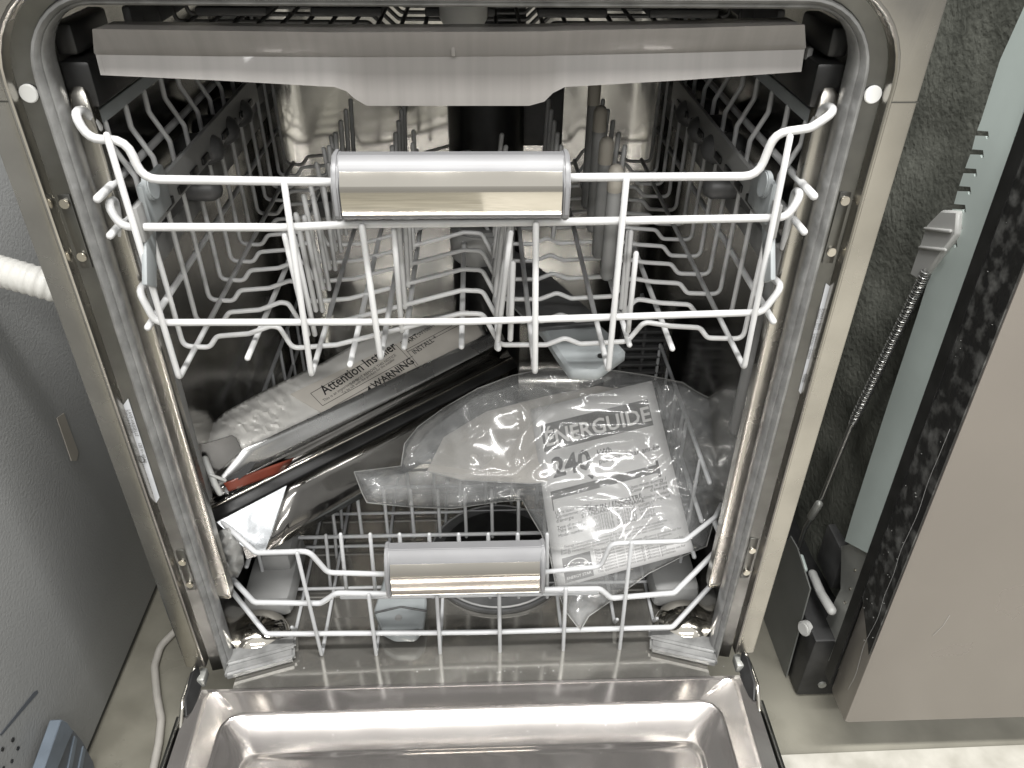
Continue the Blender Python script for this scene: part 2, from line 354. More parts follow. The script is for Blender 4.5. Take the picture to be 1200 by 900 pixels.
# sump filter and lower spray arm
disc('filter_rim', (.030, .165, -.033), (0, 0, 1), .088, .010, 'dgrey', dw, 40, .003)
disc('filter', (.030, .165, -.030), (0, 0, 1), .070, .014, 'black', dw, 40, .003)
for r_ in (.084,):
    pts = [(.030+r_*cos(2*pi*i/48), .165+r_*sin(2*pi*i/48), -.028) for i in range(49)]
    wire('filter_ring', pts, .0014, 'grey', dw, 0, 6, cap=False)
arm_pts = [onz(u, v, -.012) for u, v in ((438, 715), (448, 738), (462, 745), (486, 745), (496, 734), (500, 705))]
back = [arm_pts[-1]+Vector((-.008, .07, 0)), arm_pts[0]+Vector((.010, .07, 0))]
arm = slab('spray_arm', arm_pts+back, .012, 'lgrey', dw, .002)
wire('arm_groove', [onz(440, 718, -.0112), onz(470, 711, -.0112), onz(499, 716, -.0112)], .0012, 'dgrey', arm, .01, 6)
disc('jet_hole', onz(467, 724, -.0115), (0, 0, 1), .004, .002, 'grey', arm)
for x_, y_, z_, sx_, sy_, sz_ in ((.232, .125, -.014, .055, .10, .034), (-.232, .125, -.014, .055, .10, .034), (.228, .145, .012, .04, .06, .03), (-.228, .145, .012, .04, .06, .03)): box('rack_wheel_housing', (x_, y_, z_), (sx_, sy_, sz_), 'grey', dw, .010)
for s_ in (-1, 1):  # polished domes added to mirror light, for the gleam of the concave corners
    bm = bmesh.new(); bmesh.ops.create_uvsphere(bm, u_segments=28, v_segments=16, radius=1)
    bmesh.ops.scale(bm, vec=(.036, .032, .024), verts=bm.verts); bmesh.ops.translate(bm, vec=(s_*.240, .052, -.031), verts=bm.verts)
    bmobj('corner_gleam_dome', bm, 'mirror', dw)
# the open door
def rect_ring(hw, y0, y1, r, z, n=6):
    p = []
    for cx, cy, a0 in ((hw-r, y1-r, 0), (-hw+r, y1-r, pi/2), (-hw+r, y0+r, pi), (hw-r, y0+r, 1.5*pi)):
        for i in range(n+1):
            a = a0+pi/2*i/n; p.append(Vector((cx+r*cos(a), cy+r*sin(a), z)))
    return p
DZ = -.032
door = loft('door', [rect_ring(.2945, -.62, -.0125, .006, DZ-.03), rect_ring(.2945, -.62, -.0125, .006, DZ-.002), rect_ring(.2935, -.619, -.0135, .006, DZ), rect_ring(.2800, -.60, -.0160, .010, DZ), rect_ring(.2780, -.60, -.0165, .010, DZ+.0002), rect_ring(.2740, -.595, -.017, .010, DZ-.0010),
     rect_ring(.2560, -.585, -.0395, .022, DZ-.0022), rect_ring(.2545, -.584, -.0408, .022, DZ-.0006), rect_ring(.2530, -.583, -.0424, .021, DZ-.0002), rect_ring(.2510, -.582, -.0442, .020, DZ-.0014),
     rect_ring(.2290, -.555, -.0790, .016, DZ-.0098), rect_ring(.2270, -.553, -.0815, .015, DZ-.0101), rect_ring(.2245, -.550, -.0840, .014, DZ-.0092), rect_ring(.2200, -.545, -.0885, .014, DZ-.0100)],
     'door', dw, closed=True, capend=True, sharp=40)
box('door_front_panel', (0, -.32, DZ-.040), (.600, .62, .016), 'flange', dw, .003)
for s in (-1, 1):
    x = s*.2905
    wire('hinge_arm', [(x, .004, -.014), (x+s*.004, -.010, -.020), (x+s*.006, -.030, -.024), (x+s*.003, -.055, -.034)], .0022, 'mirror', dw, .012, 8)
    slab('hinge_plate', [(x-s*.0035, .004, -.012), (x+s*.001, -.005, -.014), (x+s*.003, -.030, -.022), (x-s*.001, -.046, -.030), (x-s*.006, -.036, -.0335), (x-s*.0065, -.008, -.031)], .004, 'black_metal', dw, .0008)
    box('hinge_spring_clip', (x-s*.006, -.002, -.027), (.008, .016, .012), 'galv', dw, .002)
    box('door_edge_trim', (s*.2975, -.33, DZ-.014), (.004, .57, .034), 'channel', dw, .001)
# stickers in the channel
def sticker(pts, lines, name='label_sticker'):
    st = slab(name, pts, .0004, 'sticker', dw, 0)
    return st
SP = .0090
stl = sticker([ony(u, v, SP) for u, v in ((150, 467), (140, 481), (178, 598), (187, 583))], 0)
o0 = ony(150, 470, SP-.0006); o1 = ony(187, 585, SP-.0006); d_ = (o1-o0).normalized(); nn = Vector((0, -1, 0)); wv = nn.cross(d_)
def stm(org, sgn=1):
    X = d2; Y = nn.cross(X); return Matrix((X, Y, nn)).transposed().to_4x4()
d2 = d_
for i, (t_, sz, s_) in enumerate(((.08, .0040, 'LAVE-VAISSELLE'), (.08, .0040, 'DISHWASHER'), (.10, .0034, 'MADE IN USA'), (.40, .0040, '120 V~ 60 Hz'), (.62, .0034, 'FOR HOUSEHOLD USE'))):
    row = (0, 1, 2, 0, 1)[i]
    b_ = o0.lerp(o1, t_) + wv*(-.0030-.0034*row if wv.x > 0 else .0030+.0034*row) * (1 if wv.x < 0 else 1)
    Mx = Matrix.Translation(b_) @ stm(0)
    text(s_, Mx, sz, 'inkgrey', stl)
ringp = o0.lerp(o1, .57) + Vector((-.0062, -.0002, 0))
pts = [ringp + Vector((.0042*cos(2*pi*i/20), 0, .0042*sin(2*pi*i/20))) for i in range(21)]
wire('round_mark', pts, .0004, 'inkgrey', stl, 0, 5, cap=False)
str_ = sticker([ony(u, v, SP) for u, v in ((968, 332), (977, 339), (976, 348), (949, 470), (944, 472), (936, 458))], 0)
o0 = ony(944, 450, SP-.0006); o1 = ony(968, 345, SP-.0006); d2 = (o1-o0).normalized()
for k in range(3):
    Y = nn.cross(d2)
    for t_, s_ in ((.02, 'SERIAL'), (.30, 'MODEL / MODELE'), (.62, 'TYPE 1 RANGE')) if k < 2 else ((.35, 'VOLTS HERTZ AMPS'),):
        text(s_, Matrix.Translation(o0.lerp(o1, t_) - Y*(-.0015+.0030*k)) @ stm(0), .0030, 'inkgrey', str_)

# ================================================================== THIRD RACK (grey tray at the top)
tr = thing('cutlery_tray', 'third rack with a wide grey plastic front across the top of the dishwasher', 'rack')
xs = []
up = lambda u, v, y: ony(u, v, y)
low = [(118, 88), (250, 94), (392, 102), (406, 107), (416, 116), (430, 124), (620, 124), (638, 119), (648, 109), (662, 102), (800, 94), (939, 84)]
cre = [(112, 64), (250, 66), (392, 67), (406, 67), (416, 67), (430, 67), (620, 66), (638, 65.5), (648, 65), (662, 65), (800, 62), (943, 58)]
top = [(108, 34), (250, 36), (392, 38), (406, 38), (416, 38), (430, 38), (620, 37), (638, 37), (648, 36.5), (662, 36), (800, 33), (943, 29)]
A = [ony(u, v, .014) for u, v in low]; B_ = [ony(u, v, .0190) for u, v in cre]; C_ = [ony(u, v, .0100) for u, v in top]
D_ = [p+Vector((0, .035, -.002)) for p in C_]; E_ = [p+Vector((0, .006, 0)) for p in A]
B2 = [p+Vector((0, -.0015, .0015)) for p in B_]; C0 = [p+Vector((0, .005, -.0005)) for p in C_]
loft('tray_front', [D_, C0, C_, B2, B_, A, E_], 'tray', tr, sharp=25)
for i in (0, -1):
    en = [D_[i], C0[i], C_[i], B2[i], B_[i], A[i], E_[i]]
    mesh('tray_end', en+[(p.lerp(D_[i], .0)+Vector((.003*(1 if i == 0 else -1), 0, 0))) for p in en], [tuple(range(7)), tuple(range(13, 6, -1))], 'tray', tr)
ztr = C_[0].z-.006
for k in range(24):
    x = -.200+.0174*k; wire('tray_wire', [(x, .055, ztr-.010), (x, .46, ztr-.010)], .0016, 'dgrey', tr, 0, 6)
for k in range(14):
    y = .07+.03*k; wire('tray_wire', [(-.215, y, ztr+.006), (-.212, y, ztr-.012), (-.07, y, ztr-.012), (-.055, y, ztr-.026), (.055, y, ztr-.026), (.07, y, ztr-.012), (.212, y, ztr-.012), (.215, y, ztr+.006)], .0017, 'dgrey', tr, .005, 6)
for s in (-1, 1): box('tray_side_rail', (s*.216, .25, ztr+.002), (.006, .40, .020), 'dgrey', tr, .002)
for i in range(5): box('cutlery_slot', (-.16+.08*i, .16, ztr+.002), (.05, .14, .006), 'dgrey', tr, .002)
box('crease_highlight_bump', ony(531, 59, .0165), (.003, .003, .007), 'tray', tr, .001)  # small bump added for the highlight at the middle of the crease

# ================================================================== UPPER RACK
ur = thing('cup_rack', 'white wire upper rack with a wide chrome handle and rows of tines', 'rack')
RY, RW = .010, .0031
P = lambda u, v, y=RY: ony(u, v, y)
def rail(pl, pr, m='white', r=RW, fr=.010): wire('rail', pl+pr, r, m, ur, fr, 10)
# top rail in two halves meeting inside the handle
wire('rail', [P(116, 150, .035), P(98, 127, .030), P(86, 133, .012), P(104, 163), P(148, 164), P(167, 210), P(400, 213.5)], .0030, 'white', ur, .013, 10)
wire('rail', [P(655, 208), P(888, 206.5), P(908, 156), P(950, 150), P(980, 130, .012), P(967, 122, .030), P(950, 150, .035)], .0030, 'white', ur, .013, 10)
wire('rail', [P(146, 300, .035), P(134, 232, .028), P(126, 240, .013), P(142, 266), P(330, 266.5), P(410, 263, .012), P(650, 260, .012), P(735, 258.5), P(922, 255), P(939, 228, .013), P(932, 222, .028), P(918, 290, .035)], .0030, 'white', ur, .012, 10)
wire('rail', [P(172, 330, .03), P(162, 340, .014), P(182, 378), P(540, 377), P(893, 366), P(917, 335, .014), P(906, 326, .03)], .0028, 'white', ur, .010, 10)
def vee(u0, v0, u1, v1, yb=.49, dy=-.0052, r=.0024):
    a, b = P(u0, v0, RY+dy), P(u1, v1, RY+dy)
    wire('rack_wire', [a, b, (b.x, yb, b.z+.002)], r, 'white', ur, .004, 8)
    return b
tips = [vee(125, 158, 210, 443), vee(333, 215, 365, 440), vee(424, 265, 446, 421), vee(628, 262, 627, 437), vee(734, 211, 713, 434), vee(926, 160, 872, 431)]
ZL = sum(t.z for t in tips)/6
for u, v in ((290, 420), (410, 428), (475, 396), (541, 394), (584, 409), (734, 392), (788, 409)):
    b = onz(u, v, ZL); b.y = max(.004, min(b.y, .04))
    wire('rack_wire', [b, (b.x, .49, ZL)], .0025, 'white', ur, 0, 8)
# cross wires: one profile, measured on the front one, repeated along the depth
CY = .050
prof_px = [(196, 406), (246, 407), (254, 394), (292, 391), (317, 382), (327, 383), (343, 408), (395, 404), (541, 367), (566, 368), (586, 404), (640, 404), (662, 396), (680, 403), (735, 400), (755, 377), (785, 382), (820, 384), (829, 396), (884, 397)]
prof = [ony(u, v, CY) for u, v in prof_px]
xl, xr = -.240, .240
path = [Vector((-.249, 0, .536)), Vector((-.249, 0, .520)), Vector((-.238, 0, .497)), Vector((-.236, 0, prof[0].z))] + [Vector((p.x, 0, p.z)) for p in prof[1:-1]] + [Vector((.236, 0, prof[-1].z)), Vector((.238, 0, .497)), Vector((.249, 0, .520)), Vector((.249, 0, .536))]
v_, f_ = tube_geo(fillet(path, .0075), .0022, 8)
me_cross = bpy.data.meshes.new('cross_wire'); me_cross.from_pydata(v_, [], f_); me_cross.materials.append(M['white'])
for p_ in me_cross.polygons: p_.use_smooth = True
ys = [CY+.0398*k for k in range(12)]
for y in ys:
    o = bpy.data.objects.new('cross_wire', me_cross); COL.objects.link(o); o.location.y = y; o.parent = ur
for s in (-1, 1):
    box('side_bar', (s*.2495, .27, .541), (.003, .46, .010), 'lgrey', ur, .001)
    wire('side_wire', [(s*.2475, .004, .498), (s*.2475, .49, .498)], .0030, 'white', ur, 0, 8)
    wire('side_wire', [(s*.2475, .006, .470), (s*.2475, .49, .470)], .0027, 'white', ur, 0, 8)
    wire('side_wire', [(s*.240, .006, .395), (s*.240, .49, .395)], .0027, 'white', ur, 0, 8)
    # height adjuster bar and its clip
    box('adjuster_bar', (s*.2255, .185, .478), (.004, .36, .026), 'grey', ur, .001)
    for k in range(9): box('adjuster_window', (s*.2225, .06+.033*k, .472), (.002, .018, .006), 'black', ur, .0005)
    box('adjuster_clip', (s*.2235, .040, .486), (.005, .046, .032), 'lgrey', ur, .002)
    disc('adjuster_pivot', (s*.2205, .030, .497), (-s, 0, .1), .010, .005, 'lgrey', ur, 18, .001)
    box('adjuster_foot', (s*.226, .012, .455), (.004, .018, .050), 'lgrey', ur, .001, rot=Matrix.Rotation(-.6, 3, 'X'))
# tines
def tine_mesh(h, lean, r=.0023):
    v, f = tube_geo([(0, 0, 0), (lean*.5, 0, h*.5), (lean, 0, h)], r, 8); me = bpy.data.meshes.new('tine'); me.from_pydata(v, [], f); me.materials.append(M['white'])
    for p_ in me.polygons: p_.use_smooth = True
    return me
for (u0, v0, u1, v1, y0, n, k0) in ((334, 277, 361, 392, .044, 7, 0), (346, 277, 369, 392, .052, 6, 0), (463, 268, 471, 388, .05, 7, 0), (599, 273, 582, 408, .044, 7, 0), (603, 308, 598, 398, .028, 6, 1), (737, 270, 731, 366, .09, 6, 0), (748, 297, 736, 388, .050, 6, 0)):
    a, b = ony(u1, v1, y0), ony(u0, v0, y0)
    me = tine_mesh(b.z-a.z, b.x-a.x)
    for k in range(n):
        o = bpy.data.objects.new('tine', me); COL.objects.link(o); o.parent = ur; o.location = (a.x, y0+.0398*(k+0), a.z)
        o.rotation_euler.y = random.uniform(-.025, .025); o.rotation_euler.x = random.uniform(-.03, .03)
for k, (u, v, y) in enumerate(((711, 167, .17), (704, 130, .23), (697, 100, .29), (722, 199, .125))):
    t_ = ony(u, v, y); z0 = .375
    wire('soft_tine', [(t_.x, y, z0), (t_.x, y, t_.z-.016)], .0062, 'grey', ur, 0, 12)
    wire('soft_tine_cap', [(t_.x, y, t_.z-.018), (t_.x, y, t_.z)], .0066, 'beige', ur, 0, 12)
for k in range(5):
    for xx in (.088, .150, -.075, -.135): 
        wire('tine', [(xx, .24+.0398*k, .36), (xx+.004, .24+.0398*k, .455)], .0026, 'white', ur, 0, 6)
# handle
def handle(root, xl, xr, y, zt, zb):
    # zt/zb : top and bottom of the grip, chrome strip on a grey plastic core
    H = zt-zb
    prism_x('handle_core', [(y+.010, zb-.001), (y-.010, zb-.001), (y-.0135, zb+H*.10), (y-.0135, zb+H*.60), (y-.007, zt-H*.12), (y+.001, zt), (y+.012, zt-.001), (y+.012, zb+.002)], xl, xr, 'handle_grey', root, .0008)
    prof = [(y-.0098, zb+H*.035), (y-.0150, zb+H*.10), (y-.0156, zb+H*.14), (y-.0158, zb+H*.56), (y-.0152, zb+H*.61), (y-.0090, zb+H*.80), (y-.0078, zb+H*.825)]
    rings = [[Vector((x, a, b)) for a, b in prof] for x in (xl+.0025, xl+.004, (xl+xr)/2, xr-.004, xr-.0025)]
    loft('chrome_strip', rings, 'mirror', root, sharp=20)
    for x0, x1 in ((xl-.0030, xl+.0016), (xr-.0016, xr+.0030)):
        prism_x('handle_end_cap', [(y+.011, zb-.002), (y-.012, zb-.002), (y-.0172, zb+H*.08), (y-.0172, zb+H*.60), (y-.009, zt-H*.10), (y+.001, zt+.0012), (y+.013, zt+.0005), (y+.013, zb)], x0, x1, 'handle_grey', root, .0012)
hl, hr = ony(392, 190, -.002), ony(664, 186, -.002)
handle(ur, hl.x, hr.x, .006, hl.z+.0015, ony(520, 258, -.008).z)
# upper spray arm under the rack
Pl = .325
sa = slab('spray_arm', [onz(u, v, Pl) for u, v in ((636, 387), (652, 412), (668, 434), (702, 435), (735, 411), (713, 387), (660, 340), (600, 290), (565, 300), (590, 340))], .012, 'lgrey', ur, .003)
disc('spray_hub', (.015, .27, .345), (0, 0, 1), .035, .04, 'grey', ur, 24, .004)
slab('spray_arm_cover', [onz(u, v, Pl+.004) for u, v in ((560, 315), (632, 384), (704, 378), (692, 363), (645, 322), (600, 290))], .005, 'dgrey', ur, .001)
disc('jet_hole', onz(704, 417, Pl+.001), (0, 0, 1), .003, .002, 'black', sa)
wire('water_tube', [(.015, .27, .345), (.015, .49, .352)], .016, 'dgrey', ur, 0, 14)
for k in range(4): box('wheel_housing', (-.15+.02*k, .30+.03*k, .372), (.022, .03, .02), 'dgrey', ur, .004)

# ================================================================== LOWER RACK
lr = thing('plate_rack', 'grey white wire lower rack with a small chrome handle, loaded with packaging', 'rack')
LY = .030
Q = lambda u, v, y=LY: ony(u, v, y)
wire('rail', [Q(232, 586, .085), Q(300, 648, LY+.006), Q(362, 646), Q(384, 671), Q(458, 673)], .0028, 'greywhite', lr, .010, 10)
wire('rail', [Q(630, 671), Q(704, 664), Q(716, 637), Q(802, 634), Q(838, 606, .062), Q(846, 590, .10)], .0025, 'greywhite', lr, .010, 10)
wire('rail', [Q(256, 640, .085), Q(266, 672, .070), Q(298, 706), Q(376, 707), Q(394, 695), Q(470, 696), Q(640, 691), Q(703, 690), Q(716, 701), Q(790, 695), Q(848, 637, .062), Q(836, 608, .085)], .0030, 'greywhite', lr, .008, 10)
wire('rail', [Q(400, 700, LY+.006), Q(480, 699, LY+.006), Q(700, 695, LY+.006)], .0021, 'greywhite', lr, .008, 8)
wire('rail', [Q(268, 668, .085), Q(263, 682, .070), Q(312, 743), Q(560, 741), Q(788, 735), Q(842, 676, .062), Q(834, 656, .085)], .0029, 'greywhite', lr, .008, 10)
LT = []
for u0, v0, u1, v1 in ((348, 648, 377, 768), (432, 697, 441, 768), (512, 699, 516, 766), (585, 697, 586, 765), (663, 690, 660, 763), (740, 636, 726, 762)):
    a, b = Q(u0, v0, LY-.0046), Q(u1, v1, LY-.0046); LT.append(b)
    wire('rack_wire', [a, b, (b.x, .48, b.z+.003)], .0021, 'greywhite', lr, .003, 8)
zf = sum(t.z for t in LT)/6
for u, v in ((455, 705), (1, 1))[:1]: pass
for x in (-.20, .16, .205): wire('rack_wire', [(x, .05, zf+.02), (x, .06, zf+.002), (x, .48, zf+.003)], .0021, 'greywhite', lr, .005, 8)
for y in [onz(350, 690, zf+.006).y, onz(500, 638, zf+.006).y, onz(500, 627, zf+.006).y, .24, .29, .34, .39, .44, .48]:
    wire('cross_wire', [(-.243, y, .16), (-.243, y, zf+.035), (-.222, y, zf+.0055), (.222, y, zf+.0055), (.243, y, zf+.035), (.243, y, .16)], .0021, 'greywhite', lr, .010, 8)
for s in (-1, 1):
    for z in (.16, .105, .05): wire('side_wire', [(s*.2445, .080, z), (s*.2445, .48, z)], .0025, 'greywhite', lr, 0, 8)
for (row, n, u0, du, vt, vb, y0) in ((0, 8, 399, 34.6, 626, 700, .060), (1, 9, 392, 30.8, 575, 629, .160)):
    for k in range(n):
        a = ony(u0+du*k+(8 if row == 0 else 2)*(1-k/7), vb, y0); b = ony(u0+du*k-(0 if row == 0 else 6)*(1-k/7), vt, y0)
        wire('tine', [a, (a+b)/2, b], .0021, 'greywhite', lr, 0, 8)
wire('tine_bar', [ony(340, 630, .158), ony(655, 624, .158)], .0024, 'greywhite', lr, 0, 8)
for k in range(8):
    wire('tine', [(-.12+.034*k, .26, zf), (-.12+.034*k, .26, zf+.085)], .0021, 'greywhite', lr, 0, 6)
for s in (-1, 1):
    for k in range(3): wire('tine', [(s*.17-.0, .12+.05*k, zf), (s*.165, .12+.05*k, zf+.09)], .0021, 'greywhite', lr, 0, 6)
l1, l2 = ony(453, 653, .018), ony(636, 648, .018)
handle(lr, l1.x, l2.x, .026, l1.z+.0005, ony(545, 699, .012).z)

# ================================================================== BLACK BASKET, PACKAGING IN THE LOWER RACK
bk = thing('cutlery_basket', 'black ribbed cutlery basket standing behind the plastic bag', 'basket')
kt = ony(757, 386, .34); KX, KZ = kt.x, kt.z
box('basket_body', (KX, .385, KZ-.09), (.066, .08, .18), 'black', bk, .006)
for k in range(11): box('basket_rib', (KX, .343, KZ-.004-.0125*k), (.064, .010, .0050), 'dgrey', bk, .002)
for k in range(3): box('basket_post', (KX-.028+.028*k, .346, KZ-.09), (.004, .010, .18), 'dgrey', bk, .001)
# foam wrapped filler sheet with a printed label, behind the polished panel
FP = Plane((290, 520, .125), (560, 396, .33), (400, 412, .262))
foam_px = [(232, 526), (240, 505), (265, 483), (300, 464), (340, 444), (380, 425), (420, 402), (460, 384), (500, 372), (548, 364), (562, 375), (572, 400), (540, 420), (470, 450), (380, 492), (300, 530), (236, 560)]
def sheet(name, outline, fn, m, step, parent=None, th=.001, extra=()):
    pts = [Vector(p) for p in outline]; n = len(pts)
    bnd = []
    for a, b in zip(pts, pts[1:]+pts[:1]):
        k = max(1, int((b-a).length/step))
        for i in range(k): bnd.append(a.lerp(b, i/k))
    x0, x1 = min(p.x for p in bnd), max(p.x for p in bnd); y0, y1 = min(p.y for p in bnd), max(p.y for p in bnd)
    def inside(p):
        c = False; j = len(pts)-1
        for i in range(len(pts)):
            if (pts[i].y > p.y) != (pts[j].y > p.y) and p.x < (pts[j].x-pts[i].x)*(p.y-pts[i].y)/(pts[j].y-pts[i].y)+pts[i].x: c = not c
            j = i
        return c
    def edist(p):
        d = 1e9
        for a, b in zip(pts, pts[1:]+pts[:1]):
            ab = b-a; t = max(0, min(1, (p-a).dot(ab)/ab.length_squared)); d = min(d, (a+ab*t-p).length)
        return d
    ins = []; j = 0; y = y0
    while y < y1:
        x = x0+(step/2 if j % 2 else 0)
        while x < x1:
            p = Vector((x, y))
            if inside(p) and edist(p) > step*.55: ins.append(p)
            x += step
        y += step*.87; j += 1
    allp = bnd+ins
    vo, ed, fa, *_ = delaunay_2d_cdt(allp, [(i, (i+1) % len(bnd)) for i in range(len(bnd))], [], 1, 1e-4)
    return vo, fa, edist, len(bnd)
def foamfn(u, v, d):
    kf = max(0, min(1, (365-u)/40)); nz = noise.noise(Vector((u/22, v/14, 3)))*.0014*(.3+.7*kf) + kf*(.0034*(1-abs(noise.noise(Vector(((u+v)/26, (u-v*1.4)/16, 7)))))**3 + .0018*(1-abs(noise.noise(Vector(((u*.6-v)/15, (u+v)/28, 2)))))**4)
    curl = -.018*max(0, (300-u)/70)**2
    return FP.at(u, v, nz + curl*.6 - .02*max(0, 14-d)/14*.4)
vo, fa, ed, nb = sheet('foam', foam_px, None, 'foam', 3.2)
foam = mesh('foam_sheet', [foamfn(p.x, p.y, ed(p)) for p in vo], fa, 'foam', None)
tag(foam, 'white foam wrapping sheet with a printed installer notice, lying along the steel panel', 'foam sheet')
sol = foam.modifiers.new('thickness', 'SOLIDIFY'); sol.thickness = .0015; sol.offset = -1
# printed notice: plain flat label stuck on the foam
LO = .0042
lab = slab('printed_label', [FP.at(u, v, LO) for u, v in ((340, 462), (548, 363), (566, 392), (540, 412), (470, 447), (384, 488))], .0005, 'labelpaper', foam, 0)
e0 = FP.at(366, 462, LO+.0004); ex = (FP.at(444, 412, LO+.0004)-e0).normalized(); ey = FP.n.cross(ex)
def lm(u, v, dz=.0004): return Matrix.Translation(FP.at(u, v, LO+dz)) @ Matrix((ex, ey, FP.n)).transposed().to_4x4()
text('Attention Installer', lm(381, 463), .0172, 'ink', lab, bold=.012, sx=.88)
text('DO NOT REMOVE THIS NOTICE', lm(411, 452), .0050, 'ink', lab)
text('To be left with the product for the installer', lm(402, 462), .0046, 'ink', lab)
text('This is an important step', lm(380, 471), .0050, 'ink', lab)
text('\u25b2 WARNING', lm(432, 457), .0128, 'ink', lab, bold=.012) if False else text('WARNING', lm(440, 456), .0132, 'ink', lab, bold=.014)
tri = [FP.at(431, 460, LO+.0004), FP.at(437, 457, LO+.0004), FP.at(431.5, 452, LO+.0004)]; mesh('warning_triangle', tri, [(0, 1, 2)], 'ink', lab, False)
text('PART:', lm(476, 404.5), .0092, 'ink', lab, bold=.01)
text('W1081 / W1123', lm(492, 394), .0078, 'inkgrey', lab)
text('INSTALL *', lm(486, 415.5), .0092, 'ink', lab, bold=.01)
def stroke(us, w=.0006):
    for (a, b) in zip(us, us[1:]):
        p, q = FP.at(*a, LO+.0003), FP.at(*b, LO+.0003); d = (q-p).normalized(); n2 = FP.n.cross(d)*w/2
        mesh('printed_rule', [p-n2, q-n2, q+n2, p+n2], [(0, 1, 2, 3)], 'ink', lab, False)
stroke([(378, 475.5), (364, 461), (464, 404), (484, 425)]); stroke([(378, 475.5), (484, 417)]); stroke([(388, 478), (483, 424), (488, 430)])
stroke([(490, 428), (469, 401), (525, 373)]); stroke([(476, 410), (536, 378)]); stroke([(477, 412.5), (540, 380)])

# polished toe panel: sheet metal with creases from its left end to its right end
pn = thing('toe_panel', 'polished steel toe kick panel lying slantwise in front of the printed foam sheet', 'metal panel')
def T(u, v, y): return ony(u, v, y)
cL = [T(284, 527, .113), T(236, 583, .077), T(241, 598, .070), T(254, 612, .062)]
cR = [T(585, 385, .335), T(592, 399, .310), T(600, 420, .290), T(606, 430, .280)]
def strip(name, a0, a1, b0, b1, m, nseg=14, bulge=0., tw=0.):
    vs, fs = [], []
    nrm = (a1-a0).cross(b0-a0).normalized()
    if nrm.dot(CAM-a0) < 0: nrm = -nrm
    K = 5
    for i in range(nseg+1):
        t = i/nseg
        for j in range(K):
            s = j/(K-1); p = a0.lerp(a1, t).lerp(b0.lerp(b1, t), s)
            p = p + nrm*(bulge*sin(pi*s) + tw*sin(pi*s)*noise.noise(Vector((t*4, s*2, 1))))
            vs.append(p)
    for i in range(nseg):
        for j in range(K-1): fs.append((i*K+j, (i+1)*K+j, (i+1)*K+j+1, i*K+j+1))
    ob = mesh(name, vs, fs, m, pn, sharp=60); so = ob.modifiers.new('thickness', 'SOLIDIFY'); so.thickness = .0009; so.offset = 0; return ob
strip('flange', cL[0], cR[0], cL[1], cR[1], 'flangegrey', bulge=.001, tw=.002).modifiers[0].thickness = .0004
slab('punched_slot', [T(*p) for p in ((262, 562, .0840), (275, 566, .0845), (292, 553, .0925), (300, 541, .098), (293, 541, .0985), (279, 553, .0905))], .0006, 'black', pn, 0)
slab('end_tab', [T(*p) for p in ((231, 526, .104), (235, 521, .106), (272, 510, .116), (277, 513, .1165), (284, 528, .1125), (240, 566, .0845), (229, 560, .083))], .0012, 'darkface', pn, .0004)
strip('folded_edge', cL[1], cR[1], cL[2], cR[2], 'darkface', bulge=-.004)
wire('rolled_lip', [cL[2], cR[2]], .0017, 'mirror', pn, 0, 8)
strip('return_edge', cL[2], cR[2], cL[3], cR[3], 'black', bulge=.001)  # painted black for the dark band mirrored in the steel
kn = T(336, 569, .098); kb = T(310, 648, .053)
lowR = T(600, 470, .262)
mesh('bent_corner', [cL[3], kn, kb, T(284, 640, .050), T(268, 625, .055)], [(0, 1, 2, 3, 4)], 'brightface', pn)
mesh('corner_fold', [T(284, 640, .050), kb, T(300, 652, .050), T(289, 655, .052)], [(0, 1, 2, 3)], 'chromepanel', pn)
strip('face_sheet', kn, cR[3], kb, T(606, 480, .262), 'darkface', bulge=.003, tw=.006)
strip('red_reflection_strip', T(262, 566, .078), T(345, 536, .128), T(268, 576, .0765), T(332, 553, .118), 'red', nseg=4)  # painted strip for a red reflection in the polished steel
tie = thing('plastic_peg', 'small clear plastic peg pinning the left end of the steel panel', 'peg')
wire('peg_body', [T(240, 537, .085), T(252, 568, .066), T(258, 578, .064)], .0032, 'clear', tie, .004, 10)
wire('peg_barb', [T(246, 556, .070), T(264, 563, .071)], .0016, 'clear', tie, 0, 8)
# frosted film scrap at the corner of the lower rack
sc_px = [(249, 640), (258, 622), (268, 618), (284, 640), (286, 660), (279, 676), (262, 677), (256, 664)]
vo, fa, ed, nb = sheet('s', sc_px, None, 'filmscrap', 3)
scrap = mesh('film_scrap', [ony(p.x, p.y, .055+.006*noise.noise(Vector((p.x/9, p.y/9, 0)))-.0008*min(8, ed(p))) for p in vo], fa, 'filmscrap', None)
tag(scrap, 'crumpled frosted film scrap hooked on the left corner of the lower rack', 'film scrap')
so = scrap.modifiers.new('thickness', 'SOLIDIFY'); so.thickness = .0006

# ---- energy sheet
EP = Plane((652, 690, .060), (812, 645, .072), (700, 455, .205))
TL, TR_, BR, BL = (622, 480), (764, 446), (813, 646), (652, 690)
def ep(s, t, off=0):
    u = (TL[0]*(1-s)+TR_[0]*s)*(1-t)+(BL[0]*(1-s)+BR[0]*s)*t; v = (TL[1]*(1-s)+TR_[1]*s)*(1-t)+(BL[1]*(1-s)+BR[1]*s)*t
    return EP.at(u, v, off)
def eb(s, t, off=0):
    p00, p10, p01, p11 = (EP.at(*q) for q in (TL, TR_, BL, BR))
    return (p00*(1-s)+p10*s)*(1-t)+(p01*(1-s)+p11*s)*t + EP.n*(off + .0025*sin(pi*s)*(.4+.6*(1-t)) - .002*t*t)
vs = [eb(i/12, j/16) for j in range(17) for i in range(13)]
fs = [(j*13+i, j*13+i+1, (j+1)*13+i+1, (j+1)*13+i) for j in range(16) for i in range(12)]
eg = mesh('energy_sheet', vs, fs, 'paper', None); so = eg.modifiers.new('thickness', 'SOLIDIFY'); so.thickness = .0004; so.offset = -1
